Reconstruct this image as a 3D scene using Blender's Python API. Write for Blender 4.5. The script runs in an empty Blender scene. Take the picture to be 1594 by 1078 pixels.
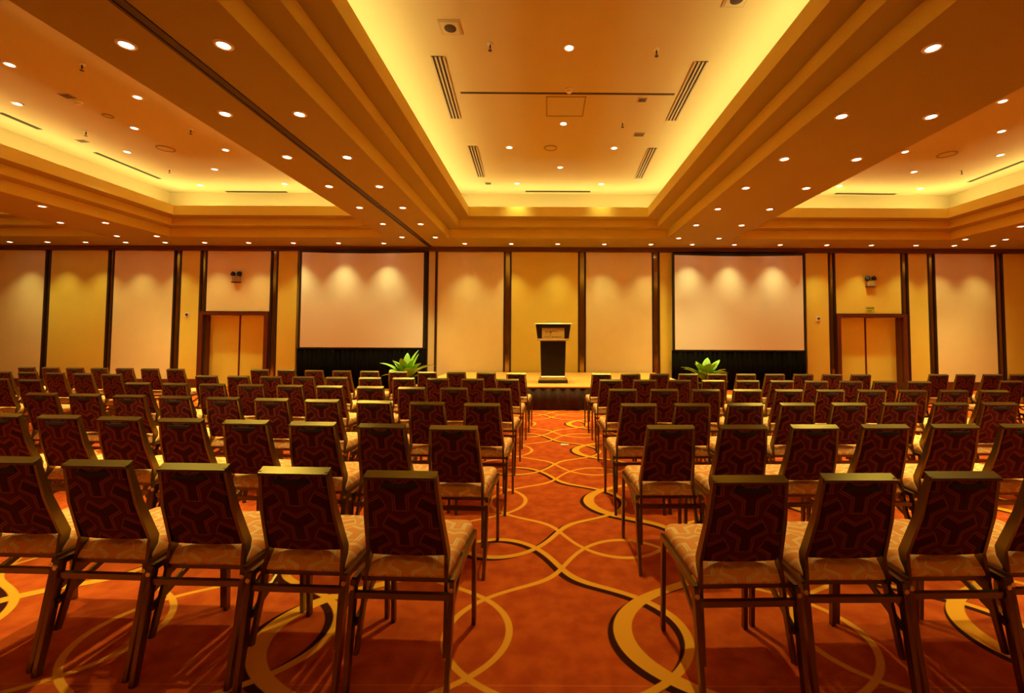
import bpy, bmesh, math, random
from mathutils import Vector, Matrix
random.seed(7)
S = bpy.context.scene
COL = S.collection

# ------------------------------------------------------------------ camera
F, CU, CV = 700.0, 850.0, 496.0          # focal length and principal point, in pixels of 1594 x 1078
EYE = Vector((0.0, 0.0, 1.447))
TILT, ROLL = math.radians(2.4), 0.004
_r0, _u0 = Vector((1, 0, 0)), Vector((0, -math.sin(TILT), math.cos(TILT)))
FWD = Vector((0, math.cos(TILT), math.sin(TILT)))
RIGHT = (_r0 * math.cos(ROLL) + _u0 * math.sin(ROLL)).normalized()
UP = (_u0 * math.cos(ROLL) - _r0 * math.sin(ROLL)).normalized()
cam_d = bpy.data.cameras.new('camera')
cam = bpy.data.objects.new('camera', cam_d)
COL.objects.link(cam)
m3 = Matrix((RIGHT, UP, -FWD)).transposed()
cam.matrix_world = Matrix.Translation(EYE) @ m3.to_4x4()
cam_d.sensor_width = 36.0
cam_d.sensor_fit = 'HORIZONTAL'
cam_d.lens = F / 1594.0 * 36.0
cam_d.shift_x = -(CU - 797.0) / 1594.0
cam_d.shift_y = -(539.0 - CV) / 1594.0
cam_d.clip_start, cam_d.clip_end = 0.05, 100
S.camera = cam

def ray(u, v):
    return RIGHT * ((u - CU) / F) + UP * ((CV - v) / F) + FWD
def on_z(u, v, z):
    d = ray(u, v); t = (z - EYE.z) / d.z
    return EYE + d * t
def on_y(u, v, y):
    d = ray(u, v); t = (y - EYE.y) / d.y
    return EYE + d * t

# ------------------------------------------------------------------ world and exposure
w = bpy.data.worlds.new('world'); S.world = w; w.use_nodes = True
w.node_tree.nodes['Background'].inputs[0].default_value = (0.9, 0.45, 0.15, 1)
w.node_tree.nodes['Background'].inputs[1].default_value = 0.02
S.view_settings.view_transform = 'Standard'
S.view_settings.look = 'None'
S.view_settings.exposure = 0.0
S.view_settings.gamma = 1.0
S.view_settings.use_curve_mapping = False
S.cycles.max_bounces = 8
S.cycles.diffuse_bounces = 4
S.cycles.sample_clamp_indirect = 6.0
S.cycles.use_denoising = True
S.cycles.caustics_reflective = False
S.cycles.caustics_refractive = False

WARM = (1.0, 0.91, 0.29)
P_BEAM, P_TRAY, P_WALL = 116.0, 285.0, 3.0
P_COVE = 6.4        # watts per metre of cove

# ------------------------------------------------------------------ materials
def newmat(name):
    m = bpy.data.materials.new(name); m.use_nodes = True
    return m, m.node_tree, m.node_tree.nodes['Principled BSDF']
def mat(name, col, rough=0.6, metal=0.0, noise=0.0, nscale=20.0, bump=0.0, spec=None, coat=0.0):
    m, nt, b = newmat(name)
    b.inputs['Base Color'].default_value = (*col, 1)
    b.inputs['Roughness'].default_value = rough
    b.inputs['Metallic'].default_value = metal
    if spec is not None: b.inputs['Specular IOR Level'].default_value = spec
    if coat: b.inputs['Coat Weight'].default_value = coat
    if noise or bump:
        tc = nt.nodes.new('ShaderNodeTexCoord'); n = nt.nodes.new('ShaderNodeTexNoise')
        n.inputs['Scale'].default_value = nscale; n.inputs['Detail'].default_value = 4
        nt.links.new(tc.outputs['Object'], n.inputs['Vector'])
        if noise:
            mx = nt.nodes.new('ShaderNodeMix'); mx.data_type = 'RGBA'
            mx.inputs[6].default_value = (*[c * (1 - noise) for c in col], 1)
            mx.inputs[7].default_value = (*[min(1, c * (1 + noise)) for c in col], 1)
            nt.links.new(n.outputs['Fac'], mx.inputs[0]); nt.links.new(mx.outputs[2], b.inputs['Base Color'])
        if bump:
            bp = nt.nodes.new('ShaderNodeBump'); bp.inputs['Strength'].default_value = bump
            bp.inputs['Distance'].default_value = 0.01
            nt.links.new(n.outputs['Fac'], bp.inputs['Height']); nt.links.new(bp.outputs[0], b.inputs['Normal'])
    return m
def emit(name, col, s):
    m, nt, b = newmat(name)
    b.inputs['Base Color'].default_value = (*col, 1)
    b.inputs['Emission Color'].default_value = (*col, 1)
    b.inputs['Emission Strength'].default_value = s
    return m

class NB:                                   # tiny node builder for scalar maths
    def __init__(s, nt): s.nt = nt
    def v(s, sock, x):
        if isinstance(x, (int, float)): sock.default_value = x
        else: s.nt.links.new(x, sock)
    def m(s, op, a, b=0.0, c=0.0):
        n = s.nt.nodes.new('ShaderNodeMath'); n.operation = op
        s.v(n.inputs[0], a); s.v(n.inputs[1], b); s.v(n.inputs[2], c)
        return n.outputs[0]
    def mix(s, f, a, b):
        n = s.nt.nodes.new('ShaderNodeMix'); n.data_type = 'RGBA'
        s.v(n.inputs[0], f)
        for k, x in ((6, a), (7, b)):
            if isinstance(x, tuple): n.inputs[k].default_value = (*x, 1)
            else: s.nt.links.new(x, n.inputs[k])
        return n.outputs[2]
    def ss(s, x, e0, e1):                   # smooth step from e0 (0) to e1 (1)
        n = s.nt.nodes.new('ShaderNodeMapRange'); n.interpolation_type = 'SMOOTHSTEP'
        s.v(n.inputs[0], x); n.inputs[1].default_value = e0; n.inputs[2].default_value = e1
        return n.outputs[0]

def carpet_material():
    m, nt, b = newmat('carpet')
    B = NB(nt)
    tc = nt.nodes.new('ShaderNodeTexCoord'); sp = nt.nodes.new('ShaderNodeSeparateXYZ')
    nt.links.new(tc.outputs['Object'], sp.inputs[0])
    X, Y = sp.outputs[0], sp.outputs[1]
    PX, PY, CX, CY = 1.74, 1.79, -0.33, 2.265
    def cell(v, c, p):
        t = B.m('SUBTRACT', v, c - p / 2 + 100 * p * 0)
        t = B.m('FLOORED_MODULO', t, p)
        return B.m('SUBTRACT', t, p / 2)
    def ribbon(x, y, wide):                 # 1 inside the closed four-lobed line
        r2 = B.m('ADD', B.m('MULTIPLY', x, x), B.m('MULTIPLY', y, y))
        r = B.m('SQRT', r2)
        c2 = B.m('DIVIDE', B.m('MULTIPLY', x, x), r2)
        q = B.m('MULTIPLY', B.m('SUBTRACT', c2, 1.0), c2)
        cos4 = B.m('MULTIPLY_ADD', q, 8.0, 1.0)
        R = B.m('MULTIPLY_ADD', cos4, 0.15, 0.875)
        d = B.m('ABSOLUTE', B.m('SUBTRACT', r, R))
        if wide:
            lx = B.m('MAXIMUM', B.m('DIVIDE', B.m('MULTIPLY', x, -1.0), r), 0.0)
            lx = B.m('POWER', lx, 4.0)
            hw = B.m('MULTIPLY_ADD', lx, 0.024, 0.022)
        else:
            hw = 0.0175
        return B.ss(B.m('SUBTRACT', d, hw), 0.004, -0.004)
    def family(x, y, cx, wide):
        dx, dy = cell(x, cx, PX), cell(y, CY, PY)
        ex = B.m('SUBTRACT', dx, B.m('MULTIPLY', B.m('SIGN', dx), PX))
        ey = B.m('SUBTRACT', dy, B.m('MULTIPLY', B.m('SIGN', dy), PY))
        a = ribbon(dx, dy, wide); c = ribbon(ex, dy, wide); e = ribbon(dx, ey, wide)
        return B.m('MAXIMUM', B.m('MAXIMUM', a, c), e)
    thick = family(X, Y, CX, True)
    thin = family(X, Y, CX + 0.87, False)
    dark_edge = family(B.m('ADD', X, 0.032), B.m('ADD', Y, 0.026), CX, True)  # dark woven edge beside the thick ribbon, part of the pattern
    nz = nt.nodes.new('ShaderNodeTexNoise'); nz.inputs['Scale'].default_value = 9.0; nz.inputs['Detail'].default_value = 6
    nt.links.new(tc.outputs['Object'], nz.inputs['Vector'])
    fz = nt.nodes.new('ShaderNodeTexNoise'); fz.inputs['Scale'].default_value = 240.0
    nt.links.new(tc.outputs['Object'], fz.inputs['Vector'])
    base = B.mix(B.ss(nz.outputs['Fac'], 0.3, 0.7), (0.46, 0.056, 0.006), (0.62, 0.100, 0.011))
    seam = B.ss(B.m('ABSOLUTE', B.m('SUBTRACT', Y, 1.935)), 0.006, 0.002)
    base = B.mix(B.m('MULTIPLY', seam, 0.25), base, (0.8, 0.25, 0.08))
    c = B.mix(dark_edge, base, (0.045, 0.004, 0.001))
    c = B.mix(thin, c, (0.86, 0.36, 0.030))
    c = B.mix(thick, c, (0.86, 0.36, 0.025))
    nt.links.new(c, b.inputs['Base Color'])
    b.inputs['Roughness'].default_value = 0.95
    b.inputs['Specular IOR Level'].default_value = 0.15
    bp = nt.nodes.new('ShaderNodeBump'); bp.inputs['Strength'].default_value = 0.4; bp.inputs['Distance'].default_value = 0.004
    nt.links.new(fz.outputs['Fac'], bp.inputs['Height']); nt.links.new(bp.outputs[0], b.inputs['Normal'])
    return m

def tripod_fabric(name, ax, fill, ground, line, cell, lw=0.030, rough=0.85):
    """interlocking three-armed figures with a fine outline, in object space on axes ax"""
    m, nt, b = newmat(name); B = NB(nt)
    tc = nt.nodes.new('ShaderNodeTexCoord'); sp = nt.nodes.new('ShaderNodeSeparateXYZ')
    nt.links.new(tc.outputs['Object'], sp.inputs[0])
    X = B.m('DIVIDE', sp.outputs[0], cell)
    Y = B.m('DIVIDE', sp.outputs[2] if ax[1] == 2 else B.m('ADD', sp.outputs[1], sp.outputs[2]), cell)
    H = math.sqrt(3)
    def rel(v, o, p):
        return B.m('SUBTRACT', B.m('FLOORED_MODULO', B.m('ADD', v, o), p), p / 2)
    ax1, ay1 = rel(X, 0.0, H), rel(Y, 0.0, 1.0)
    ax2, ay2 = rel(X, H / 2, H), rel(Y, 0.5, 1.0)
    r1 = B.m('ADD', B.m('MULTIPLY', ax1, ax1), B.m('MULTIPLY', ay1, ay1))
    r2 = B.m('ADD', B.m('MULTIPLY', ax2, ax2), B.m('MULTIPLY', ay2, ay2))
    k = B.m('LESS_THAN', r2, r1)
    def sel(p, q): return B.m('ADD', B.m('MULTIPLY', k, q), B.m('MULTIPLY', B.m('SUBTRACT', 1.0, k), p))
    px, py = sel(ax1, ax2), sel(ay1, ay2)
    r = B.m('SQRT', sel(r1, r2))
    th = B.m('ARCTAN2', px, B.m('MULTIPLY', py, -1.0))
    T = 2 * math.pi / 3
    fold = B.m('SUBTRACT', B.m('FLOORED_MODULO', B.m('ADD', th, T / 2), T), T / 2)
    dist = B.m('ABSOLUTE', B.m('MULTIPLY', r, B.m('SINE', fold)))
    along = B.m('MULTIPLY', r, B.m('COSINE', fold))
    sd = B.m('MAXIMUM', B.m('SUBTRACT', dist, 0.115), B.m('SUBTRACT', along, 0.46))
    arm = B.ss(sd, 0.01, -0.01)
    ln = B.m('MINIMUM', B.m('ABSOLUTE', B.m('SUBTRACT', sd, 0.030)), B.m('ABSOLUTE', B.m('SUBTRACT', sd, 0.085)))
    ln = B.ss(ln, lw * 0.5, lw * 0.2)
    nz = nt.nodes.new('ShaderNodeTexNoise'); nz.inputs['Scale'].default_value = 320.0
    nt.links.new(tc.outputs['Object'], nz.inputs['Vector'])
    c = B.mix(arm, ground, fill)
    c = B.mix(ln, c, line)
    nt.links.new(c, b.inputs['Base Color'])
    b.inputs['Roughness'].default_value = rough
    b.inputs['Specular IOR Level'].default_value = 0.2
    bp = nt.nodes.new('ShaderNodeBump'); bp.inputs['Strength'].default_value = 0.25; bp.inputs['Distance'].default_value = 0.002
    nt.links.new(nz.outputs['Fac'], bp.inputs['Height']); nt.links.new(bp.outputs[0], b.inputs['Normal'])
    return m

M = {}
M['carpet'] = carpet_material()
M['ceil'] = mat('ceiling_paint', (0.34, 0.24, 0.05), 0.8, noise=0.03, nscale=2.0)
M['lit_fascia'] = mat('ceiling_paint_lit', (0.84, 0.66, 0.15), 0.8)  # ceiling paint lightened for the step faces, cove light put into the colour
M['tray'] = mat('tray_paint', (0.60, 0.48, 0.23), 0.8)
M['wall'] = mat('wall_paint', (0.30, 0.17, 0.06), 0.8)
M['panel_a'] = mat('wallcovering_pale', (0.93, 0.76, 0.43), 0.75, noise=0.05, nscale=3.0, bump=0.15)
M['panel_b'] = mat('wallcovering_gold', (0.86, 0.66, 0.11), 0.75, noise=0.05, nscale=3.0, bump=0.15)
M['cornice'] = mat('cornice_brown', (0.14, 0.045, 0.012), 0.6)
M['dark'] = mat('dark_bronze', (0.05, 0.022, 0.008), 0.45, 0.3)
M['mirror'] = mat('bronze_mirror', (0.40, 0.26, 0.075), 0.13, 1.0)
M['wood'] = mat('mahogany', (0.13, 0.022, 0.010), 0.4, noise=0.3, nscale=6.0, coat=0.2)
M['door'] = mat('door_veneer', (0.92, 0.80, 0.14), 0.6, noise=0.04, nscale=3.0)
M['metal'] = mat('brushed_metal', (0.75, 0.68, 0.66), 0.25, 1.0)
M['black'] = mat('black_cloth', (0.004, 0.0028, 0.0015), 0.95, noise=0.3, nscale=12, spec=0.1)
M['blackframe'] = mat('black_frame', (0.012, 0.009, 0.007), 0.5)
M['screen'] = mat('screen_fabric', (0.93, 0.86, 0.80), 0.6)
M['frame'] = mat('chair_bronze', (0.20, 0.138, 0.036), 0.28, 1.0)
M['back'] = tripod_fabric('chair_back_fabric', (0, 2), (0.060, 0.007, 0.012), (0.098, 0.014, 0.022), (0.34, 0.085, 0.075), 0.165)
M['seat'] = tripod_fabric('chair_seat_fabric', (0, 1), (0.92, 0.37, 0.105), (0.96, 0.42, 0.13), (1.0, 0.80, 0.42), 0.165, lw=0.045)
M['slot_shade'] = mat('slot_shade_black', (0.01, 0.01, 0.01), 0.7)  # shade of the handle cutout as a flat black
M['lectern'] = mat('lectern_black', (0.008, 0.005, 0.003), 0.35)
M['brass'] = mat('aged_brass', (0.78, 0.55, 0.28), 0.3, 1.0)
M['gold'] = mat('gold_plate', (0.62, 0.40, 0.09), 0.5, 0.1)
M['ink'] = mat('brown_ink', (0.22, 0.10, 0.02), 0.7)
M['stage_top'] = mat('stage_top', (0.80, 0.40, 0.075), 0.6, noise=0.1, nscale=5.0)
M['stage_skirt'] = mat('stage_skirt', (0.045, 0.013, 0.004), 0.9)
M['leaf'] = mat('leaf_green', (0.25, 0.46, 0.03), 0.5, noise=0.35, nscale=9.0)
M['stem'] = mat('stem_green', (0.10, 0.20, 0.02), 0.6)
M['pot'] = mat('pot_dark', (0.03, 0.022, 0.015), 0.25, coat=0.5)
M['soil'] = mat('soil', (0.03, 0.015, 0.006), 0.95)
M['white'] = mat('fixture_white', (0.85, 0.78, 0.62), 0.5)
M['slotdark'] = mat('slot_dark', (0.05, 0.025, 0.01), 0.8)
M['grille'] = mat('grille_tan', (0.48, 0.36, 0.18), 0.5)
M['lamp'] = emit('lamp_lens', (1.0, 0.88, 0.62), 14.0)
M['green'] = mat('sign_green', (0.55, 0.55, 0.05), 0.6)
M['signink'] = mat('sign_ink', (0.12, 0.10, 0.01), 0.6)
M['paper'] = mat('paper', (0.9, 0.75, 0.5), 0.7)

# ------------------------------------------------------------------ mesh helpers
class MB:
    def __init__(s): s.bm = bmesh.new()
    def box(s, x0, x1, y0, y1, z0, z1, bev=0.0, seg=2, mi=0):
        vs = [s.bm.verts.new((x, y, z)) for x in (x0, x1) for y in (y0, y1) for z in (z0, z1)]
        fs = []
        for q in ((0, 1, 3, 2), (4, 6, 7, 5), (0, 4, 5, 1), (2, 3, 7, 6), (0, 2, 6, 4), (1, 5, 7, 3)):
            f = s.bm.faces.new([vs[i] for i in q]); f.material_index = mi; fs.append(f)
        if bev:
            es = list({e for f in fs for e in f.edges})
            bmesh.ops.bevel(s.bm, geom=es, offset=bev, segments=seg, affect='EDGES', profile=0.5)
        return s
    def hexa(s, bottom, top, mi=0):         # two quads of four points each
        a = [s.bm.verts.new(p) for p in bottom]; b = [s.bm.verts.new(p) for p in top]
        s.bm.faces.new(a[::-1]).material_index = mi; s.bm.faces.new(b).material_index = mi
        for i in range(4):
            s.bm.faces.new((a[i], a[(i + 1) % 4], b[(i + 1) % 4], b[i])).material_index = mi
        return s
    def path(s, pts, wx, ds, mi=0):         # rectangular bar along pts in a plane of constant-ish x; wx = width in x, ds = depth per point
        rings = []
        for i, p in enumerate(pts):
            p = Vector(p)
            t = (Vector(pts[min(i + 1, len(pts) - 1)]) - Vector(pts[max(i - 1, 0)])).normalized()
            n = Vector((0, -t.z, t.y)); n = n.normalized() if n.length > 1e-6 else Vector((0, 1, 0))
            d = ds[i] if isinstance(ds, (list, tuple)) else ds
            rings.append([s.bm.verts.new(p + Vector((sx * wx / 2, 0, 0)) + n * (sn * d / 2)) for sx, sn in ((-1, -1), (1, -1), (1, 1), (-1, 1))])
        for a, b in zip(rings, rings[1:]):
            for i in range(4):
                s.bm.faces.new((a[i], a[(i + 1) % 4], b[(i + 1) % 4], b[i])).material_index = mi
        s.bm.faces.new(rings[0][::-1]); s.bm.faces.new(rings[-1])
        return s
    def lathe(s, prof, n=24, cx=0, cy=0, mi=0, cap=True):   # prof: (radius, z)
        rings = []
        for r, z in prof:
            rings.append([s.bm.verts.new((cx + r * math.cos(2 * math.pi * k / n), cy + r * math.sin(2 * math.pi * k / n), z)) for k in range(n)])
        for a, b in zip(rings, rings[1:]):
            for k in range(n):
                s.bm.faces.new((a[k], a[(k + 1) % n], b[(k + 1) % n], b[k])).material_index = mi
        if cap:
            s.bm.faces.new(rings[0][::-1]).material_index = mi; s.bm.faces.new(rings[-1]).material_index = mi
        return s
    def quad(s, *p, mi=0):
        s.bm.faces.new([s.bm.verts.new(q) for q in p]).material_index = mi
        return s
    def build(s, name, mats, parent=None, smooth=False, recalc=True):
        if recalc: bmesh.ops.recalc_face_normals(s.bm, faces=s.bm.faces[:])
        me = bpy.data.meshes.new(name); s.bm.to_mesh(me); s.bm.free()
        for m in (mats if isinstance(mats, (list, tuple)) else [mats]): me.materials.append(m)
        if smooth:
            for p in me.polygons: p.use_smooth = True
        o = bpy.data.objects.new(name, me); COL.objects.link(o)
        if parent: o.parent = parent
        return o

def tag(o, label=None, cat=None, group=None, kind=None):
    if label: o['label'] = label
    if cat: o['category'] = cat
    if group: o['group'] = group
    if kind: o['kind'] = kind
    return o
def thing(name, loc, rz, label, cat, group=None):
    o = bpy.data.objects.new(name, None); COL.objects.link(o)
    o.location = loc; o.rotation_euler = (0, 0, rz); o.empty_display_size = 0.1
    return tag(o, label, cat, group)
def struct(o): o['kind'] = 'structure'; return o
def copy_tree(o, parent=None):
    c = o.copy(); COL.objects.link(c)
    if parent: c.parent = parent
    for ch in o.children: copy_tree(ch, c)
    return c
ORD = ['first', 'second', 'third', 'fourth', 'fifth', 'sixth', 'seventh', 'eighth', 'ninth', 'tenth', 'eleventh', 'twelfth', 'thirteenth', 'fourteenth']

# ------------------------------------------------------------------ room
XL, XR, YF, YB = -17.6, 17.6, -3.0, 12.8
Z0, Z1, Z2, Z3, Z4 = 4.007, 4.227, 4.407, 4.64, 5.2
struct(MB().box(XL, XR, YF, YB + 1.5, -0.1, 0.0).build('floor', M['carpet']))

# back wall with two door openings
def X_at(u, y=YB, v=460): return on_y(u, v, y).x
D1 = (X_at(318), X_at(418)); D2 = (X_at(1302), X_at(1404)); DZ = 2.09
wb = MB()
for a, b in ((XL - .2, D1[0]), (D1[1], D2[0]), (D2[1], XR + .2)): wb.box(a, b, YB, YB + .3, 0, Z4 + .3)
for a, b in (D1, D2): wb.box(a, b, YB, YB + .3, DZ, Z4 + .3)
struct(wb.build('wall_back', M['wall']))
struct(MB().box(XL - .2, XL, YF, YB, 0, Z4 + .3).build('wall_left', M['panel_b']))
struct(MB().box(XR, XR + .2, YF, YB, 0, Z4 + .3).build('wall_right', M['panel_b']))
struct(MB().box(XL - .2, XR + .2, YF - .2, YF, 0, Z4 + .3).build('wall_front', M['panel_b']))

# ceiling with five sunken trays
TR = [dict(n='center', r=[-2.52, 3.10]), dict(n='left', r=[-9.72, -4.12]), dict(n='right', r=[4.83, 10.43]),
      dict(n='far left', r=[-16.9, -11.32]), dict(n='far right', r=[12.03, 17.2])]
TY0, TY1 = -1.6, 11.49
S1, S2, RC = 0.31, 0.62, 0.14            # steps inward, then the cove wall outside the first edge
cl = MB(); cov = []
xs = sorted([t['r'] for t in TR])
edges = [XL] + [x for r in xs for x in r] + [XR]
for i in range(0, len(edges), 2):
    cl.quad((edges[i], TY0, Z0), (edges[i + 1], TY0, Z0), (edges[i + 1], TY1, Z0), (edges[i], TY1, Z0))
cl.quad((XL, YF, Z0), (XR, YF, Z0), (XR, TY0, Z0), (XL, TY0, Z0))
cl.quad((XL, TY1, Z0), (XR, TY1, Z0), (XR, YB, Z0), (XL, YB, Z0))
def rect(r, d): return (r[0] + d, r[1] - d, TY0 + d, TY1 - d)
def wallring(q, za, zb, mi=0):
    a, b, c, d = q; P = [(a, c), (b, c), (b, d), (a, d)]
    for i in range(4):
        p, n = P[i], P[(i + 1) % 4]
        cl.quad((*p, za), (*n, za), (*n, zb), (*p, zb), mi=mi)
def flatring(q, p, z, mi=0):
    a, b, c, d = q; e, f, g, h = p
    Q = [(a, c), (b, c), (b, d), (a, d)]; P = [(e, g), (f, g), (f, h), (e, h)]
    for i in range(4):
        j = (i + 1) % 4
        cl.quad((*Q[i], z), (*Q[j], z), (*P[j], z), (*P[i], z), mi=mi)
for t in TR:
    r = t['r']
    q0, q1, q2 = rect(r, 0), rect(r, S1), rect(r, S2)
    q3 = rect(r, S2 - .06); qc = rect(r, -RC)
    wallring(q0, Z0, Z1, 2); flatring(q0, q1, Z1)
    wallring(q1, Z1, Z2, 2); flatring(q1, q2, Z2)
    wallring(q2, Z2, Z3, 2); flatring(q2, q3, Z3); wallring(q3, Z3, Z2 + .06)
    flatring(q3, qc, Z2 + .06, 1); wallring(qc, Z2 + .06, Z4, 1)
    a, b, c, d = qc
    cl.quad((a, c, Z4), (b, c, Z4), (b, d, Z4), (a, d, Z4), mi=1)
# outer lid so that no light leaks
cl.quad((XL, YF, Z4 + .3), (XR, YF, Z4 + .3), (XR, YB, Z4 + .3), (XL, YB, Z4 + .3))
struct(cl.build('ceiling', [M['ceil'], M['tray'], M['lit_fascia']], recalc=False))

# cove lamps: warm strips lying in each trough
def area(name, loc, sx, sy, watts, rot, parent=None):
    L = bpy.data.lights.new(name, 'AREA'); L.shape = 'RECTANGLE'; L.size = sx; L.size_y = sy
    L.energy = watts; L.color = (1.0, 0.86, 0.34)
    o = bpy.data.objects.new(name, L); COL.objects.link(o); o.location = loc; o.rotation_euler = rot
    if parent: o.parent = parent
    return o
tube_m = emit('cove_tube', (1.0, 0.72, 0.32), 3.0)
for t in TR:
    q = rect(t['r'], S2 - .30); z = Z2 + .11
    big = t['n']
    cx, cy = (q[0] + q[1]) / 2, (q[2] + q[3]) / 2
    root = thing('cove_light_strip', (cx, cy, z - .05), 0, 'warm light strip hidden along the cove ledge of the %s ceiling tray' % big.replace('center', 'middle'), 'light strip')
    hx, hy = (q[1] - q[0]) / 2, (q[3] - q[2]) / 2
    for k, (x0, x1, y0, y1) in enumerate(((-hx, hx, hy - .02, hy + .02), (-hx, hx, -hy - .02, -hy + .02), (-hx - .02, -hx + .02, -hy, hy), (hx - .02, hx + .02, -hy, hy))):
        MB().box(x0, x1, y0, y1, 0.0, .035).build('tube', tube_m, root)
    for (lx, ly, w_, h_) in ((0, hy, 2 * hx, .05), (0, -hy, 2 * hx, .05), (-hx, 0, .05, 2 * hy), (hx, 0, .05, 2 * hy)):
        area('cove_lamp', (lx, ly, .09), w_, h_, P_COVE * max(w_, h_), (math.pi, 0, 0), root)

# cornice, skirting and the partition track
struct(MB().box(XL, XR, YB - .14, YB, 3.895, Z0).box(XL, XR, YB - .18, YB, 3.96, Z0).build('trim_1', M['cornice']))
for i, (a, b) in enumerate(((XL, D1[0] - .05), (D1[1] + .05, D2[0] - .05), (D2[1] + .05, XR))):
    struct(MB().box(a, b, YB - .05, YB, 0, .235).build('baseboard_back' + ('' if i == 0 else '.%03d' % i), M['wood']))
TX = -3.27
struct(MB().box(TX - .075, TX - .045, YF, YB - .2, Z0 - .012, Z0 - .001).box(TX + .02, TX + .05, YF, YB - .2, Z0 - .012, Z0 - .001)
       .box(TX - .045, TX + .02, YF, YB - .2, Z0 - .004, Z0 - .001).build('trim_2', M['dark']))

# ------------------------------------------------------------------ wall panels
PY = YB - .045
def xu(u): return on_y(u, 460, PY).x
panels = [(-60, 68, 'a', 'pale gold wall panel farthest left of the left double door'),
          (77, 166, 'b', 'deep gold wall panel, second one left of the narrow panel with the small wall switch'),
          (176, 269, 'a', 'pale gold wall panel beside the narrow panel left of the left door'),
          (281, 310, 'b', 'narrow gold wall panel with a small round switch, left of left door'),
          (432, 462, 'b', 'narrow gold wall panel between left double door and left projection screen'),
          (681, 784, 'a', 'pale gold wall panel right of the left projection screen'),
          (796, 900, 'b', 'deep gold wall panel directly behind the black lectern'),
          (912, 1015, 'a', 'pale gold wall panel immediately right of the lectern'),
          (1027, 1048, 'b', 'narrow gold wall panel touching the left edge of the right screen'),
          (1255, 1290, 'b', 'narrow gold wall panel with small switch, right of the right screen'),
          (1415, 1445, 'b', 'narrow gold wall panel just right of the right double door'),
          (1457, 1550, 'a', 'pale gold wall panel, second one right of the right double door'),
          (1563, 1700, 'b', 'deep gold wall panel at the far right of the back wall')]
for (a, b, k, lab) in panels:
    t = thing('wall_panel', (xu((a + b) / 2), PY, .24), 0, lab, 'wall panel', 'gold fabric wall panels')
    h = (xu(b) - xu(a)) / 2
    MB().box(-h, h, 0, .044, 0, 3.65, bev=.008, seg=1).build('fabric_face', M['panel_' + k], t)
for (a, b, lab) in ((321, 420, 'gold wall panel above the left double door'), (1301, 1403, 'gold wall panel above the right double door')):
    t = thing('wall_panel', (xu((a + b) / 2), PY, 2.16), 0, lab, 'wall panel', 'gold fabric wall panels')
    h = (xu(b) - xu(a)) / 2
    MB().box(-h, h, 0, .044, 0, 1.73, bev=.008, seg=1).build('fabric_face', M['panel_a' if a < 900 else 'panel_b'], t)
# bronze mirror strips between the panels
strips = [(68, 77, 'between the two leftmost panels'), (166, 176, 'left of the pale panel near the left door'), (269, 281, 'beside the narrow switch panel by the left door'),
          (310, 321, 'on the left side of the left double door'), (420, 432, 'on the right side of the left double door'),
          (784, 796, 'left of the lectern panel'), (900, 912, 'right of the lectern panel'), (1015, 1027, 'near the left edge of the right screen'),
          (1290, 1301, 'on the left side of the right double door'), (1403, 1415, 'on the right side of the right double door'),
          (1445, 1457, 'between narrow and wide panel right of the right door'), (1550, 1563, 'between the two rightmost panels')]
for (a, b, lab) in strips:
    t = thing('mirror_strip', (xu((a + b) / 2), PY, .24), 0, 'tall bronze mirror strip ' + lab, 'mirror', 'bronze mirror strips on the back wall')
    h = (xu(b) - xu(a)) / 2 - .002
    MB().box(-h, -h + .045, -.01, .044, 0, 3.65).box(h - .045, h, -.01, .044, 0, 3.65).build('edge_frame', M['dark'], t)
    MB().box(-h + .045, h - .045, .022, .04, 0, 3.65).build('mirror_glass', M['mirror'], t)
# partition pocket post beside the left screen
t = thing('partition_post', (xu(670), PY, .24), 0, 'dark and beige partition post right of the left projection screen', 'post')
MB().box(-.14, -.055, -.05, .044, 0, 3.65).box(.135, .16, -.03, .044, 0, 3.65).build('jamb', M['dark'], t)
MB().box(-.055, .135, .005, .044, 0, 3.65).build('cover_panel', M['panel_a'], t)

# doors
def door(n, d, lf):
    x0, x1 = d; c = (x0 + x1) / 2; hw = (x1 - x0) / 2
    root = bpy.data.objects.new('door_%d' % n, None); COL.objects.link(root); root.location = (c, YB, 0); root['kind'] = 'structure'
    fr = MB().box(-hw - .06, -hw + .05, -.10, .28, 0, DZ + .06).box(hw - .05, hw + .06, -.10, .28, 0, DZ + .06).box(-hw + .05, hw - .05, -.10, .28, DZ - .03, DZ + .06)
    fr.build('door_frame', M['wood'], root)
    for s in (-1, 1):
        lo = MB().box(.006 if s > 0 else -hw + .055, hw - .055 if s > 0 else -.006, .20, .245, .01, DZ - .035, bev=.004, seg=1).build('door_leaf', M['door'], root)
        MB().box(s * .012 - .01, s * .012 + .01, .188, .2, .01, DZ - .035).build('edge_strip', M['wood'], lo)
        MB().box(s * .45 - .33, s * .45 + .33, .06, .11, DZ - .07, DZ - .035, bev=.006).build('door_closer', M['white'], root)  # white colour stands in for the shine on the metal bar
    MB().box(-hw + .05, hw - .05, .2, .28, DZ - .04, DZ - .03).build('head_strip', M['dark'], root)
door(1, D1, 0); door(2, D2, 1)
for i, (a, b) in enumerate((D1, D2)):                  # lobby wall that closes the opening
    struct(MB().box(a - .2, b + .2, YB + .3, YB + .4, 0, Z4).build('trim_%d' % (3 + i), M['wall']))

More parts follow.
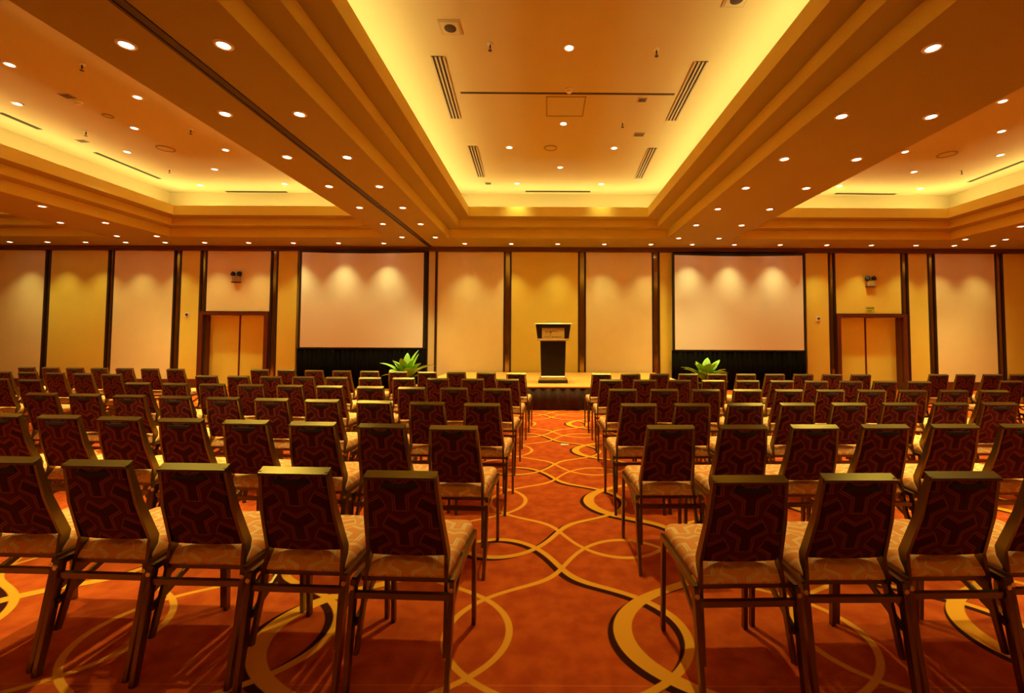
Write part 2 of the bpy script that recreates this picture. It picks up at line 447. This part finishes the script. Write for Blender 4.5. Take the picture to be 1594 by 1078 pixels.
# emergency twin lights, switches, the small green sign
def emergency(u, v, lab):
    p = on_y(u, v, PY)
    t = thing('emergency_light', p, 0, lab, 'emergency light', 'twin emergency lights above the doors')
    MB().box(-.10, .10, -.10, 0, -.16, 0.0, bev=.012).build('battery_box', M['grille'], t)
    MB().box(-.115, .115, -.105, 0, -.185, -.16).box(-.11, .11, -.09, 0, 0.0, .02).build('bracket', M['cornice'], t)
    for s in (-1, 1):
        l = MB(); l.lathe([(.02, -.03), (.055, -.02), (.062, .05), (.05, .055)], 16)
        o = l.build('lamp_head', M['blackframe'], t, smooth=True); o.location = (s * .085, -.05, .06); o.rotation_euler = (math.radians(70), 0, s * .5)
emergency(370, 430, 'twin-headed emergency light box mounted above the left double door')
emergency(1353, 437, 'twin-headed emergency light box mounted above the right double door')
for (u, v, lab) in ((291, 490, 'small pale wall switch with dark knob left of the left door'), (1273, 496, 'small pale wall switch with dark knob left of the right door')):
    t = thing('wall_switch', on_y(u, v, PY), 0, lab, 'switch', 'wall switches beside the doors')
    MB().box(-.07, .07, -.012, 0, -.07, .07, bev=.004).build('plate', M['white'], t)
    k = MB().lathe([(.03, 0), (.03, .03), (.02, .035)], 16).build('knob', M['dark'], t, smooth=False); k.location = (.01, -.012, .01); k.rotation_euler = (math.pi / 2, 0, 0)
p = on_y(1354, 481.5, PY)
t = thing('door_sign', p, 0, 'small yellow-green sign with faint writing above the right double door', 'sign')
MB().box(-.13, .13, -.01, 0, -.07, .08).build('plate', M['green'], t)
l = MB()
for (x, ww) in ((-.095, .02), (-.065, .03), (-.03, .02), (0, .02), (.03, .035), (.07, .03)): l.box(x, x + ww, -.013, -.009, .02, .05)
for (x, ww) in ((-.06, .03), (-.02, .025), (.015, .03)): l.box(x, x + ww, -.013, -.009, -.045, -.02)
l.build('lettering', M['signink'], t)

# ------------------------------------------------------------------ projection screens
def screen(u0, u1, v0, v1, lab):
    Y = 12.60
    a, b = on_y(u0, v1, Y), on_y(u1, v0, Y)
    cx = (a.x + b.x) / 2; hw = (b.x - a.x) / 2
    t = thing('projection_screen', (cx, Y, 0), 0, lab, 'projection screen', 'projection screens on the back wall')
    zb, zt = a.z, b.z
    bm = MB(); nx, nz = 24, 16
    g = [[bm.bm.verts.new((-hw + 2 * hw * i / nx, -.012 * math.sin(math.pi * i / nx), zb + (zt - zb) * j / nz - .03 * math.sin(math.pi * i / nx) * (j / nz))) for i in range(nx + 1)] for j in range(nz + 1)]
    for j in range(nz):
        for i in range(nx): bm.bm.faces.new((g[j][i], g[j][i + 1], g[j + 1][i + 1], g[j + 1][i]))
    sf = bm.build('screen_surface', M['screen'], t)
    sf.modifiers.new('thick', 'SOLIDIFY').thickness = .004
    MB().box(-hw - .06, -hw + .005, .0, .05, zb - .03, zt + .05).box(hw - .005, hw + .06, .0, .05, zb - .03, zt + .05).box(-hw, hw, .0, .05, zt - .035, zt + .05).box(-hw, hw, 0, .05, zb - .04, zb + .004).build('border', M['blackframe'], t)
    # pleated skirt
    sk = MB(); n = 90; top, bot = zb - .02, .02
    pts = [(-hw - .09 + (2 * hw + .16) * i / n, .02 + .018 * math.sin(i * 1.9) + .008 * math.sin(i * .7)) for i in range(n + 1)]
    va = [sk.bm.verts.new((x, y, top)) for x, y in pts]; vb = [sk.bm.verts.new((x, y * 1.6, bot)) for x, y in pts]
    for i in range(n): sk.bm.faces.new((vb[i], vb[i + 1], va[i + 1], va[i]))
    o = sk.build('skirt', M['black'], t, smooth=True); o.modifiers.new('thick', 'SOLIDIFY').thickness = .006
    for s in (-1, 1):
        lg = MB().box(s * (hw + .03) - .02, s * (hw + .03) + .02, .055, .095, 0, zt + .04).box(s * (hw + .03) - .02, s * (hw + .03) + .02, -.25, .10, 0, .03)
        lg.build('support_leg', M['blackframe'], t)
screen(466.5, 660, 393, 540, 'large white projection screen with black skirt, left of the lectern')
screen(1051, 1249, 397.5, 544, 'large white projection screen with black skirt, right of the lectern')

# ------------------------------------------------------------------ stage and lectern
SH = .477
t = thing('stage', (.2, 9.05, 0), 0, 'low stage platform with dark brown skirt under the lectern', 'stage')
MB().box(-2.88, 2.86, -.02, 3.66, SH - .03, SH, bev=.006, seg=1).build('deck', M['stage_top'], t)
sk = MB(); n = 140
pts = [(-2.86 + 5.7 * i / n, .012 * math.sin(i * 1.3)) for i in range(n + 1)]
va = [sk.bm.verts.new((x, y, SH - .03)) for x, y in pts]; vb = [sk.bm.verts.new((x, y * 1.5, .01)) for x, y in pts]
for i in range(n): sk.bm.faces.new((vb[i], vb[i + 1], va[i + 1], va[i]))
o = sk.build('skirt', M['stage_skirt'], t, smooth=True); o.modifiers.new('thick', 'SOLIDIFY').thickness = .006
for s in (-1, 1):
    x = -2.87 if s < 0 else 2.84
    MB().box(x, x + .01,   .0, 3.64, .01, SH - .03).build('side_skirt', M['stage_skirt'], t)

lx = (861 - 850) / 700 * 9.75
t = thing('lectern', (lx, 9.85, SH), 0, 'black lectern with brass trim and gold name plate on the stage', 'lectern')
MB().box(-.315, .315, -.24, .24, 0, .075, bev=.02, seg=3).build('base', M['lectern'], t)
MB().box(-.275, .275, -.21, .21, .08, .155, bev=.03, seg=4).box(-.31, .31, -.235, .235, .07, .083).build('base_moulding', M['brass'], t)
MB().hexa([(-.255, -.17, .15), (.255, -.17, .15), (.255, .17, .15), (-.255, .17, .15)], [(-.275, -.19, .90), (.275, -.19, .90), (.275, .19, .90), (-.275, .19, .90)]).build('body', M['lectern'], t)
MB().box(-.345, .345, -.26, .25, .905, .945, bev=.016, seg=3).build('ledge', M['brass'], t)
hd = MB().hexa([(-.335, -.22, .95), (-.24, -.22, .95), (-.24, .22, .95), (-.335, .22, .95)], [(-.375, -.26, 1.26), (-.24, -.26, 1.26), (-.24, .22, 1.26), (-.375, .22, 1.26)])
hd.hexa([(.24, -.22, .95), (.335, -.22, .95), (.335, .22, .95), (.24, .22, .95)], [(.24, -.26, 1.26), (.375, -.26, 1.26), (.375, .22, 1.26), (.24, .22, 1.26)])
hd.box(-.24, .24, -.255, .22, 1.18, 1.26).box(-.24, .24, -.10, .22, .95, 1.18)
hd.build('head', M['lectern'], t)
MB().box(-.385, .385, -.27, .24, 1.258, 1.275, bev=.005, seg=1).build('reading_top', M['brass'], t)
np_ = MB().box(-.24, .24, -.235, -.215, .955, 1.18).build('name_plate', M['gold'], t)
l = MB()
for (x, z, ww, hh) in ((-.16, 1.06, .012, .07), (-.14, 1.09, .05, .014), (-.08, 1.08, .06, .03), (-.06, 1.01, .012, .07), (-.01, 1.10, .05, .02), (.05, 1.095, .05, .014),
                       (-.18, .985, .03, .012), (-.13, .985, .04, .012), (-.03, .985, .05, .012), (.04, .985, .07, .012), (.13, .985, .04, .012)):
    l.box(x, x + ww, -.238, -.234, z, z + hh)
l.build('lettering', M['ink'], np_)

# ------------------------------------------------------------------ plants
def leaf(bm, base, ang, elev, L, wd, droop, tw):
    n = 9; rows = []
    d = Vector((math.cos(ang), math.sin(ang), 0)); side = Vector((-math.sin(ang), math.cos(ang), 0))
    p = Vector(base); e = elev
    for i in range(n + 1):
        f = i / n
        wv = wd * (0.10 + 0.9 * math.sin(math.pi * min(1, f * .93 + .07)) ** .8) if f > .22 else wd * .10
        if i == n: wv = .002
        dirv = d * math.cos(e) + Vector((0, 0, 1)) * math.sin(e)
        up = Vector((0, 0, 1)) * math.cos(e) - d * math.sin(e)
        sd = (side * math.cos(tw) + up * math.sin(tw))
        rows.append([bm.verts.new(p + sd * (k * wv) + up * (.22 * wv * abs(k))) for k in (-1, -.5, 0, .5, 1)])
        p = p + dirv * (L / n); e -= droop / n
    for a, b in zip(rows, rows[1:]):
        for k in range(4): bm.faces.new((a[k], a[k + 1], b[k + 1], b[k]))
def plant(u, v, Y, spec, lab, seed):
    rnd = random.Random(seed)
    c = on_y(u, v, Y)
    t = thing('potted_plant', (c.x, Y, 0), 0, lab, 'plant', 'leafy plants beside the stage')
    MB().lathe([(.11, 0), (.13, .02), (.165, .50), (.185, .52), (.185, .56), (.165, .56), (.155, .52)], 32).build('pot', M['pot'], t, smooth=False)
    MB().lathe([(.154, .525), (.05, .54)], 24).build('soil', M['soil'], t)
    sb = MB()
    for (a, e, L, wd, dr) in spec:
        wd *= 1.25; L *= 1.0
        lf = MB(); a = math.radians(a)
        b0 = (.03 * math.cos(a), .03 * math.sin(a), .545)
        leaf(lf.bm, b0, a, math.radians(e), L, wd, math.radians(dr), rnd.uniform(-.35, .35))
        o = lf.build('leaf', M['leaf'], t, smooth=True); o.modifiers.new('thick', 'SOLIDIFY').thickness = .003
        sb.lathe([(.008, .5), (.006, .6)], 6, b0[0], b0[1])
    sb.build('stem', M['stem'], t)
plant(632, 590, 9.35, [(182, 62, .66, .05, 60), (100, 88, .60, .07, 30), (265, 80, .55, .085, 40), (150, 70, .56, .08, 50), (205, 45, .50, .06, 70), (0, 58, .72, .055, 70),
                       (60, 84, .72, .06, 45), (350, 40, .55, .055, 80), (300, 62, .55, .08, 70), (240, 60, .5, .08, 70), (20, 74, .60, .05, 12), (120, 55, .55, .07, 60), (280, 45, .42, .07, 90), (325, 65, .5, .07, 70), (190, 76, .5, .07, 35), (345, 72, .5, .07, 50), (222, 80, .5, .075, 50), (310, 80, .52, .075, 45), (80, 60, .5, .07, 60)],
      'bright green leafy plant in a dark pot left of the stage', 3)
plant(1098, 590, 9.30, [(178, 66, .60, .05, 75), (120, 78, .48, .09, 35), (265, 76, .50, .10, 45), (60, 74, .56, .08, 25), (20, 66, .58, .075, 30), (0, 42, .50, .05, 95), (330, 62, .50, .075, 80),
                        (210, 55, .45, .08, 75), (295, 55, .45, .09, 90), (160, 60, .5, .07, 60), (40, 50, .5, .06, 60), (240, 66, .45, .09, 70), (190, 80, .45, .08, 40), (345, 78, .45, .08, 40), (225, 78, .5, .08, 50), (310, 80, .5, .08, 45), (0, 60, .5, .06, 60)],
      'bright green leafy plant in a dark pot right of the stage', 5)
# paper scrap on the aisle
p = on_z(879, 692, 0)
o = MB().hexa([(-.05, -.03, .001), (.06, -.025, .001), (.05, .035, .001), (-.055, .03, .001)], [(-.05, -.03, .004), (.06, -.025, .008), (.05, .035, .005), (-.055, .03, .01)]).build('paper_scrap', M['paper'])
o.location = p; tag(o, 'small pale scrap of paper lying on the central aisle carpet', 'paper')

# ------------------------------------------------------------------ chairs
def make_chair():
    t = thing('banquet_chair', (0, 0, 0), 0, 'x', 'chair')
    s_ = MB().box(-.198, .198, -.165, .275, .438, .522, bev=.03, seg=4)
    for v in s_.bm.verts:
        fx = 1 - (v.co.x / .2) ** 2; fy = 1 - ((v.co.y - .05) / .22) ** 2
        if v.co.z > .48: v.co.z += .018 * max(0, fx) * max(0, fy)
        if v.co.y < 0:
            v.co.x *= .93
            v.co.y += .075 * max(0, (v.co.z - .445) / .09)
    s_.build('seat', M['seat'], t, smooth=True)
    # the back leans away from the sitter
    kx, tx = .166, .142
    yk, yt = -.125, -.235
    zk, zt = .535, .895
    b = MB(); n = 8
    def lerp(a, c, f): return a + (c - a) * f
    def ylean(f): return lerp(yk, yt, f) - .012 * math.sin(math.pi * f)
    for side in (0, 1):
        rows = []
        for j in range(n + 1):
            f = j / n; z = lerp(zk - .005, zt - .02, f); hw = lerp(kx, tx, f) - .012; y = ylean(f)
            off = -.012 if side == 0 else .012
            row = []
            for i in range(7):
                g = i / 6 * 2 - 1
                bulge = (1 - g * g) * (.010 if side == 0 else .022)
                row.append(b.bm.verts.new((g * hw, y + off + (-bulge if side == 0 else bulge), z)))
            rows.append(row)
        for a, c in zip(rows, rows[1:]):
            for i in range(6):
                q = (a[i], a[i + 1], c[i + 1], c[i]); b.bm.faces.new(q if side == 0 else q[::-1])
        if side == 0: r0 = rows
        else:
            for i in range(6):
                b.bm.faces.new((r0[0][i], rows[0][i], rows[0][i + 1], r0[0][i + 1])); b.bm.faces.new((r0[n][i], r0[n][i + 1], rows[n][i + 1], rows[n][i]))
            for j in range(n):
                b.bm.faces.new((r0[j][0], r0[j + 1][0], rows[j + 1][0], rows[j][0])); b.bm.faces.new((r0[j][6], rows[j][6], rows[j + 1][6], r0[j + 1][6]))
    bk = b.build('backrest', M['back'], t, smooth=False)
    MB().box(-.075, .075, ylean(.9) - .030, ylean(.9) - .024, .842, .862, bev=.002, seg=1).build('hand_slot_shade', M['slot_shade'], bk)  # dark bar painted in for the shade inside the handle cutout
    # frame of the back with the top rail
    f_ = MB()
    for s in (-1, 1):
        pts = [(s * .182, -.205, .16), (s * .172, -.150, .39), (s * kx, yk, zk), (s * lerp(kx, tx, .5), ylean(.5), lerp(zk, zt, .5)), (s * tx, yt, zt - .003)]
        f_.path(pts, .015, [.022, .030, .044, .033, .022])
    q = tx + .005
    f_.hexa([(-q, yt - .017, zt - .022), (q, yt - .017, zt - .022), (q, yt + .018, zt - .018), (-q, yt + .018, zt - .018)],
            [(-q, yt - .017, zt - .011), (q, yt - .017, zt - .011), (q, yt + .018, zt + .008), (-q, yt + .018, zt + .008)])
    f_.build('back_frame', M['frame'], t)
    # rails around the seat
    r_ = MB()
    for s in (-1, 1): r_.path([(s * .204, -.19, .445), (s * .208, .262, .46)], .018, .026)
    r_.box(-.2, .2, .235, .255, .43, .455)
    r_.box(-.2, .2, -.20, -.178, .378, .402)
    r_.box(-.19, .19, -.15, -.13, .425, .442)
    r_.build('seat_frame', M['frame'], t)
    for s in (-1, 1):
        MB().path([(s * .200, -.262, 0), (s * .203, -.225, .18), (s * .205, -.182, .45)], .019, [.026, .034, .034]).build('rear_leg', M['frame'], t)
        MB().path([(s * .206, .268, 0), (s * .206, .250, .45)], .019, [.026, .032]).build('front_leg', M['frame'], t)
        MB().path([(s * .190, -.205, .28), (s * .190, .13, .43)], .012, .024).build('brace', M['frame'], t)
        k = MB().lathe([(.010, 0), (.010, .01)], 8).build('link_bracket', M['metal'], t); k.location = (s * .205, -.20, .425); k.rotation_euler = (math.pi / 2, 0, 0)
    return t

CH = .904
# top centres of the chairs as (pixel column, pixel row of the top edge)
LB = [
 [(623,733),(460,728),(302,722),(150,716),(10,711)],
 [(704,660),(595,658),(488,657),(382,656),(281,653),(187,649),(91,645),(3,641)],
 [(745,626),(663,624),(585,623),(504,621.5),(425,620.5),(348,619),(271,617),(201,614.5),(132,612),(64,609)],
 [(769,603.5),(706,602.5),(641,602),(579,601),(515,600),(453,599),(391,598),(330,597),(271,595.5),(212,594)],
 [(788,589.5),(735,588.5),(682,588),(629,587.5),(577,587),(525,586),(472,585.5),(422,585),(370,584.5),(320,584)],
 [(800,580),(756,579.5),(711,579),(667,578),(621,577.5),(576,577),(534,576),(490,575.5),(445,575),(401,574.5)]]
LF = [None, None, None, [(46,590),(-4,588.5)], [(172,581.5),(130,580.5),(86,579.5),(43,578.5),(2,577.5)],
      [(273,573.5),(231,573),(195,572.5),(157,572),(118,571.5),(77,571),(41,570.5)]]
RB = [
 [(1166,740),(1338,738),(1500,735),(1655,731)],
 [(1039,661),(1159,661),(1271,661),(1382,661),(1487,660),(1590,659)],
 [(992,627),(1077,627),(1160,627),(1243,627),(1324,627),(1404,626.5),(1482,626),(1556,625.5),(1628,625)],
 [(968,605),(1033,605),(1099,605),(1165,605.5),(1230,605.5),(1294,606),(1359,606),(1423,606.5),(1485,606.5),(1544,607)],
 [(950,590.5),(1003,590.5),(1057,590.5),(1110,591),(1166,591),(1219,591.5),(1273,592),(1326,592.5),(1377,592.5),(1428,593)],
 [(935,581),(982,581),(1027,581),(1072,581),(1117,581),(1162,581.5),(1207,581.5),(1250,581.5),(1295,582),(1340,582.5)]]
RF = [None, None, None, None, [(1575,592)], [(1463,582),(1504,582),(1545,582),(1585,582)]]
ROWN = ['nearest row', 'second nearest row', 'third nearest row', 'fourth nearest row', 'fifth nearest row', 'farthest row']
proto = make_chair(); used = False
def place_rows(block, phrase):
    global used
    for ri, row in enumerate(block):
        if not row: continue
        P = [on_z(u, v, CH) for u, v in row]
        n = len(P); mx = sum(p.x for p in P) / n; my = sum(p.y for p in P) / n
        sxx = sum((p.x - mx) ** 2 for p in P)
        sl = sum((p.x - mx) * (p.y - my) for p in P) / sxx if sxx > 1e-6 else 0.0
        # even pitch along the row: line through the measured places
        XX = []
        for (u, v), p in zip(row, P):
            yy = my + sl * (p.x - mx); d = ray(u, v); XX.append(d.x / d.y * yy)
        mi_ = (n - 1) / 2; mX = sum(XX) / n
        pitch = sum((i - mi_) * (x - mX) for i, x in enumerate(XX)) / sum((i - mi_) ** 2 for i in range(n)) if n > 1 else 0.44
        pitch = math.copysign(max(abs(pitch), .442), pitch)
        for i, ((u, v), p) in enumerate(zip(row, P)):
            xx = mX + pitch * (i - mi_)
            if n > 7: xx += .2 * (XX[i] - xx)
            yy = my + sl * (xx - mx)
            a = .35 * math.atan(sl) + random.uniform(-.012, .012)
            # the measured point is the top rail, .235 behind the chair's base point
            bx, by = xx - math.sin(a) * .235, yy + math.cos(a) * .235
            o = copy_tree(proto) if used else proto
            used = True
            o.location = (bx, by, 0); o.rotation_euler = (0, 0, a)
            o['label'] = 'burgundy banquet chair, %s %s, %s' % (ORD[i], phrase, ROWN[ri])
            o['group'] = 'banquet chairs in rows'
place_rows(LB, 'left of the central aisle')
place_rows(RB, 'right of the central aisle')
place_rows(LF, 'left of the left side aisle')
place_rows(RF, 'right of the right side aisle')

# ------------------------------------------------------------------ downlights
def make_downlight():
    t = thing('downlight', (0, 0, 0), 0, 'x', 'ceiling light')
    MB().lathe([(.052, -.001), (.052, -.010), (.072, -.012), (.080, -.001)], 24, cap=False).build('trim_ring', M['white'], t, smooth=True)
    MB().lathe([(.0525, -.004), (.03, -.009)], 20).build('lens', M['lamp'], t)
    return t
dproto = make_downlight(); dused = False
LD = {}
def spot(kind, watts, ang):
    L = bpy.data.lights.new('downlight_beam', 'SPOT'); L.energy = watts; L.color = WARM
    L.spot_size = math.radians(ang); L.spot_blend = 1.0; L.shadow_soft_size = .05
    LD[kind] = L
spot('beam', P_BEAM, 82); spot('tray', P_TRAY, 76); spot('wall', P_WALL, 56); spot('edge', 40.0, 56)
def downlight(p, kind, lab, grp, dead=False):
    global dused
    o = copy_tree(dproto) if dused else dproto
    dused = True
    o.location = p; o['label'] = lab; o['group'] = grp
    s = bpy.data.objects.new('downlight_beam', LD[kind]); COL.objects.link(s); s.parent = o; s.location = (0, 0, -.02)
ROWS = [3.85, 5.07, 6.31, 7.55, 8.80, 10.08, 11.42]
cols = [(-2.845, 'inner column, beam left of middle tray', -1), (-3.70, 'outer column, beam left of middle tray', -1),
        (3.39, 'inner column, beam right of middle tray', 1), (4.42, 'outer column, beam right of middle tray', 1),
        (-9.98, 'inner column of the far left beam', -1), (-11.0, 'outer column of the far left beam', -1),
        (10.73, 'inner column of the far right beam', 1), (11.76, 'outer column of the far right beam', 1)]
for x, nm, s in cols:
    for i, y in enumerate(ROWS):
        if abs(x) > 9 and y < 7.0: continue
        downlight((x, y, Z0), 'beam', 'downlight, %s from back wall, %s' % (ORD[len(ROWS) - 1 - i], nm), 'downlights in the beams')
for x, nm in ((-2.845, 'inner left'), (-3.70, 'outer left'), (3.39, 'inner right'), (4.42, 'outer right')):
    for k, y in enumerate((2.6,)):
        downlight((x, y, Z0), 'beam', 'downlight overhead out of view, %s column, %s one behind the visible ones' % (nm, ORD[k]), 'downlights in the beams')
# row along the back wall
us = [8, 67, 127, 190, 252, 314, 383, 453, 524, 595, 722, 795, 868, 941, 1014, 1079, 1145, 1217, 1290, 1360, 1430, 1490, 1551]
for i, u in enumerate(us):
    x = (u - 850) / 700 * 12.19
    if u < 861: lab = '%s small downlight left of the lectern along the back wall' % ORD[11 - [q for q in us if q < 861].index(u)] if u != 868 else ''
    else: lab = '%s small downlight right of the lectern along the back wall' % ORD[[q for q in us if q >= 861].index(u)]
    downlight((x, 12.19, Z0), 'wall', lab, 'small downlights along the back wall')
# in the trays
ctr = [(886,74,'nearest the camera on the centre line'), (877,192,'second on the centre line'), (872,260,'third on the centre line'), (793,229,'left of the centre line, nearer one'),
       (956,230,'right of the centre line, nearer one'), (805,285,'left of the centre line, nearer the wall'), (936,286,'right of the centre line, nearer the wall')]
for u, v, d in ctr: downlight(on_z(u, v, Z4), 'edge' if v > 280 else 'tray', 'lit downlight in the middle tray, ' + d, 'downlights in the middle tray')
for k, y in enumerate((3.75,)):
    downlight((.27, y, Z4), 'tray', 'downlight overhead out of view on the centre line, %s one' % ORD[k], 'downlights in the middle tray')
lt = [(15,100,'outermost column, nearest'), (27,161,'outermost column, second'), (214,151,'middle column, nearest'), (209,199,'middle column, second'), (198,236,'middle column, third'),
      (351,233,'inner side, nearer pair'), (334,263,'inner side, behind the nearer one'), (312,288,'close to the cove end'), (443,286,'innermost near the cove end')]
for u, v, d in lt: downlight(on_z(u, v, Z4), 'edge' if v > 280 else 'tray', 'lit downlight in the left tray, ' + d, 'downlights in the left tray')
rt = [(1561,157,'outer column, nearest'), (1559,204,'outer column, second'), (1557,241,'outer column, third'), (1409,236,'inner column, nearest'), (1423,267,'inner column, second'),
      (1433,293,'inner column, nearest the wall'), (1307,289,'innermost near the cove end')]
for u, v, d in rt: downlight(on_z(u, v, Z4), 'edge' if v > 280 else 'tray', 'lit downlight in the right tray, ' + d, 'downlights in the right tray')
# ------------------------------------------------------------------ other ceiling fittings
def slot(p0, p1, wd, nblade, lab, grp=None):
    a, b = p0, p1; c = (a + b) / 2; L = (b - a).length; rz = math.atan2((b - a).y, (b - a).x)
    t = thing('slot_diffuser', (c.x, c.y, Z4), rz, lab, 'air diffuser', grp)
    MB().box(-L / 2, L / 2, -wd / 2, wd / 2, -.006, -.001).build('slot_backing', M['slotdark'], t)
    if nblade:
        for k in range(nblade + 1):
            y = -wd / 2 + wd * k / nblade
            MB().box(-L / 2, L / 2, y - .012, y + .012, -.018, -.006).build('blade', M['grille'], t)
def zc(u, v): return on_z(u, v, Z4)
slot(zc(681, 87), zc(709, 184), .16, 3, 'long three-slot air diffuser on the left of the middle tray', 'slot air diffusers in the middle tray')
slot(zc(735, 227), zc(749, 275), .16, 3, 'shorter three-slot air diffuser left side of middle tray, nearer the wall', 'slot air diffusers in the middle tray')
slot(zc(1092, 95), zc(1045, 187), .16, 3, 'long three-slot air diffuser on the right of the middle tray', 'slot air diffusers in the middle tray')
slot(zc(1016, 230), zc(994, 277), .16, 3, 'shorter three-slot air diffuser right side of middle tray, nearer the wall', 'slot air diffusers in the middle tray')
slot(zc(717, 144), zc(1050, 146.5), .045, 0, 'thin dark air slot crossing the middle tray ceiling')
slot(zc(818, 297.5), zc(919, 298), .10, 0, 'dark air slot at the wall end of the middle tray')
slot(zc(0, 175), zc(62, 201), .09, 0, 'dark air slot in the left tray, at the outermost edge')
slot(zc(148, 237), zc(249, 278), .09, 0, 'dark air slot along the outer side of the left tray')
slot(zc(352, 298), zc(447, 298.5), .10, 0, 'dark air slot at the wall end of the left tray')
slot(zc(1508, 283), zc(1594, 250), .09, 0, 'dark air slot along the outer side of the right tray')
slot(zc(1300, 301), zc(1394, 302), .10, 0, 'dark air slot at the wall end of the right tray')
# square ceiling speaker / vent
def square_grille(u, v, hs, lab):
    p = zc(u, v)
    t = thing('ceiling_speaker', p, 0, lab, 'ceiling speaker')
    MB().box(-hs, hs, -hs, hs, -.012, -.001, bev=.003, seg=1).build('frame', M['grille'], t)
    MB().box(-hs * .8, hs * .8, -hs * .8, hs * .8, -.018, -.012).build('face_plate', M['tray'], t)
    MB().lathe([(hs * .55, -.018), (hs * .55, -.022), (hs * .2, -.03)], 24).build('cone', M['slotdark'], t)
square_grille(701, 42, .13, 'square ceiling speaker with dark round centre in the middle tray')
square_grille(1147, -3, .13, 'square ceiling speaker at the top right of the middle tray')
def disc(u, v, r, lab, name='ceiling_speaker', cat='ceiling speaker'):
    t = thing(name, zc(u, v), 0, lab, cat)
    MB().lathe([(r, -.001), (r, -.012), (r * .85, -.014), (r * .85, -.006)], 28, cap=False).build('ring', M['ceil'], t, smooth=False)
    MB().lathe([(r * .85, -.004), (r * .3, -.010)], 28).build('grille_disc', M['tray'], t)
disc(857, 230, .13, 'round flat ceiling speaker near the centre of the middle tray')
disc(258, 231, .16, 'round flat ceiling speaker in the left tray')
disc(1474, 240, .17, 'round flat ceiling speaker in the right tray')
disc(168, 180, .08, 'small round cover plate in the left tray', 'cover_plate', 'cover plate')
def small_vent(u, v, hx, hy, lab):
    t = thing('ceiling_vent', zc(u, v), 0, lab, 'ceiling vent')
    MB().box(-hx, hx, -hy, hy, -.010, -.001).build('frame', M['grille'], t)
    for k in range(3):
        y = -hy * .6 + k * hy * .6
        MB().box(-hx * .8, hx * .8, y - hy * .15, y + hy * .15, -.014, -.010).build('slat', M['slotdark'], t)
small_vent(995, 209, .10, .07, 'small dark vent right of the centre line in the middle tray')
small_vent(1000, 155, .07, .06, 'small vent beside the thin slot in the middle tray')
small_vent(760, 285, .08, .07, 'small dark vent near the wall end of the middle tray, left side')
small_vent(105, 149, .09, .07, 'small dark vent beside the smoke detector in the left tray')
small_vent(128, 219, .09, .06, 'small dark vent near the outer slot of the left tray')
# smoke detectors
for u, v, lab in ((886, 139, 'round smoke detector on the thin slot of the middle tray'), (122, 158, 'round smoke detector in the left tray')):
    t = thing('smoke_detector', zc(u, v), 0, lab, 'smoke detector')
    MB().lathe([(.06, -.001), (.06, -.015), (.045, -.02)], 20).build('base', M['white'], t)
    MB().lathe([(.04, -.02), (.04, -.05), (.02, -.06)], 20).build('sensor_head', M['white'], t)
# sprinklers
for u, v, lab in ((763, 68, 'pendant sprinkler left of centre in the middle tray'), (1022, 77, 'pendant sprinkler right of centre in the middle tray'), (128, 100, 'pendant sprinkler nearest the beam in the left tray'),
                  (264, 263, 'pendant sprinkler near the wall end of the left tray'), (297, 201, 'small pendant sprinkler by the inner edge of the left tray'), (134, 204, 'small pendant sprinkler beside the vent of the left tray'),
                  (969, 190, 'small pendant sprinkler behind the thin slot of the middle tray'), (1497, 265, 'pendant sprinkler in the right tray')):
    t = thing('sprinkler', zc(u, v), 0, lab, 'sprinkler', 'pendant sprinklers')
    MB().lathe([(.04, -.001), (.035, -.012), (.014, -.016)], 16).build('escutcheon', M['white'], t)
    MB().lathe([(.010, -.014), (.010, -.06), (.004, -.065), (.004, -.085), (.025, -.087), (.025, -.092)], 12).build('nozzle', M['dark'], t)
# access hatch outline in the middle tray
p = zc(880, 166); a = zc(850, 166); hw = p.x - a.x
t = thing('access_hatch', p, 0, 'square access hatch with thin frame in the middle tray', 'hatch')
MB().box(-hw, hw, -hw, -hw + .02, -.008, -.001).box(-hw, hw, hw - .02, hw, -.008, -.001).box(-hw, -hw + .02, -hw, hw, -.008, -.001).box(hw - .02, hw, -hw, hw, -.008, -.001).build('frame', M['ceil'], t)
MB().box(-hw + .025, hw - .025, -hw + .025, hw - .025, -.005, -.001).build('lid', M['tray'], t)
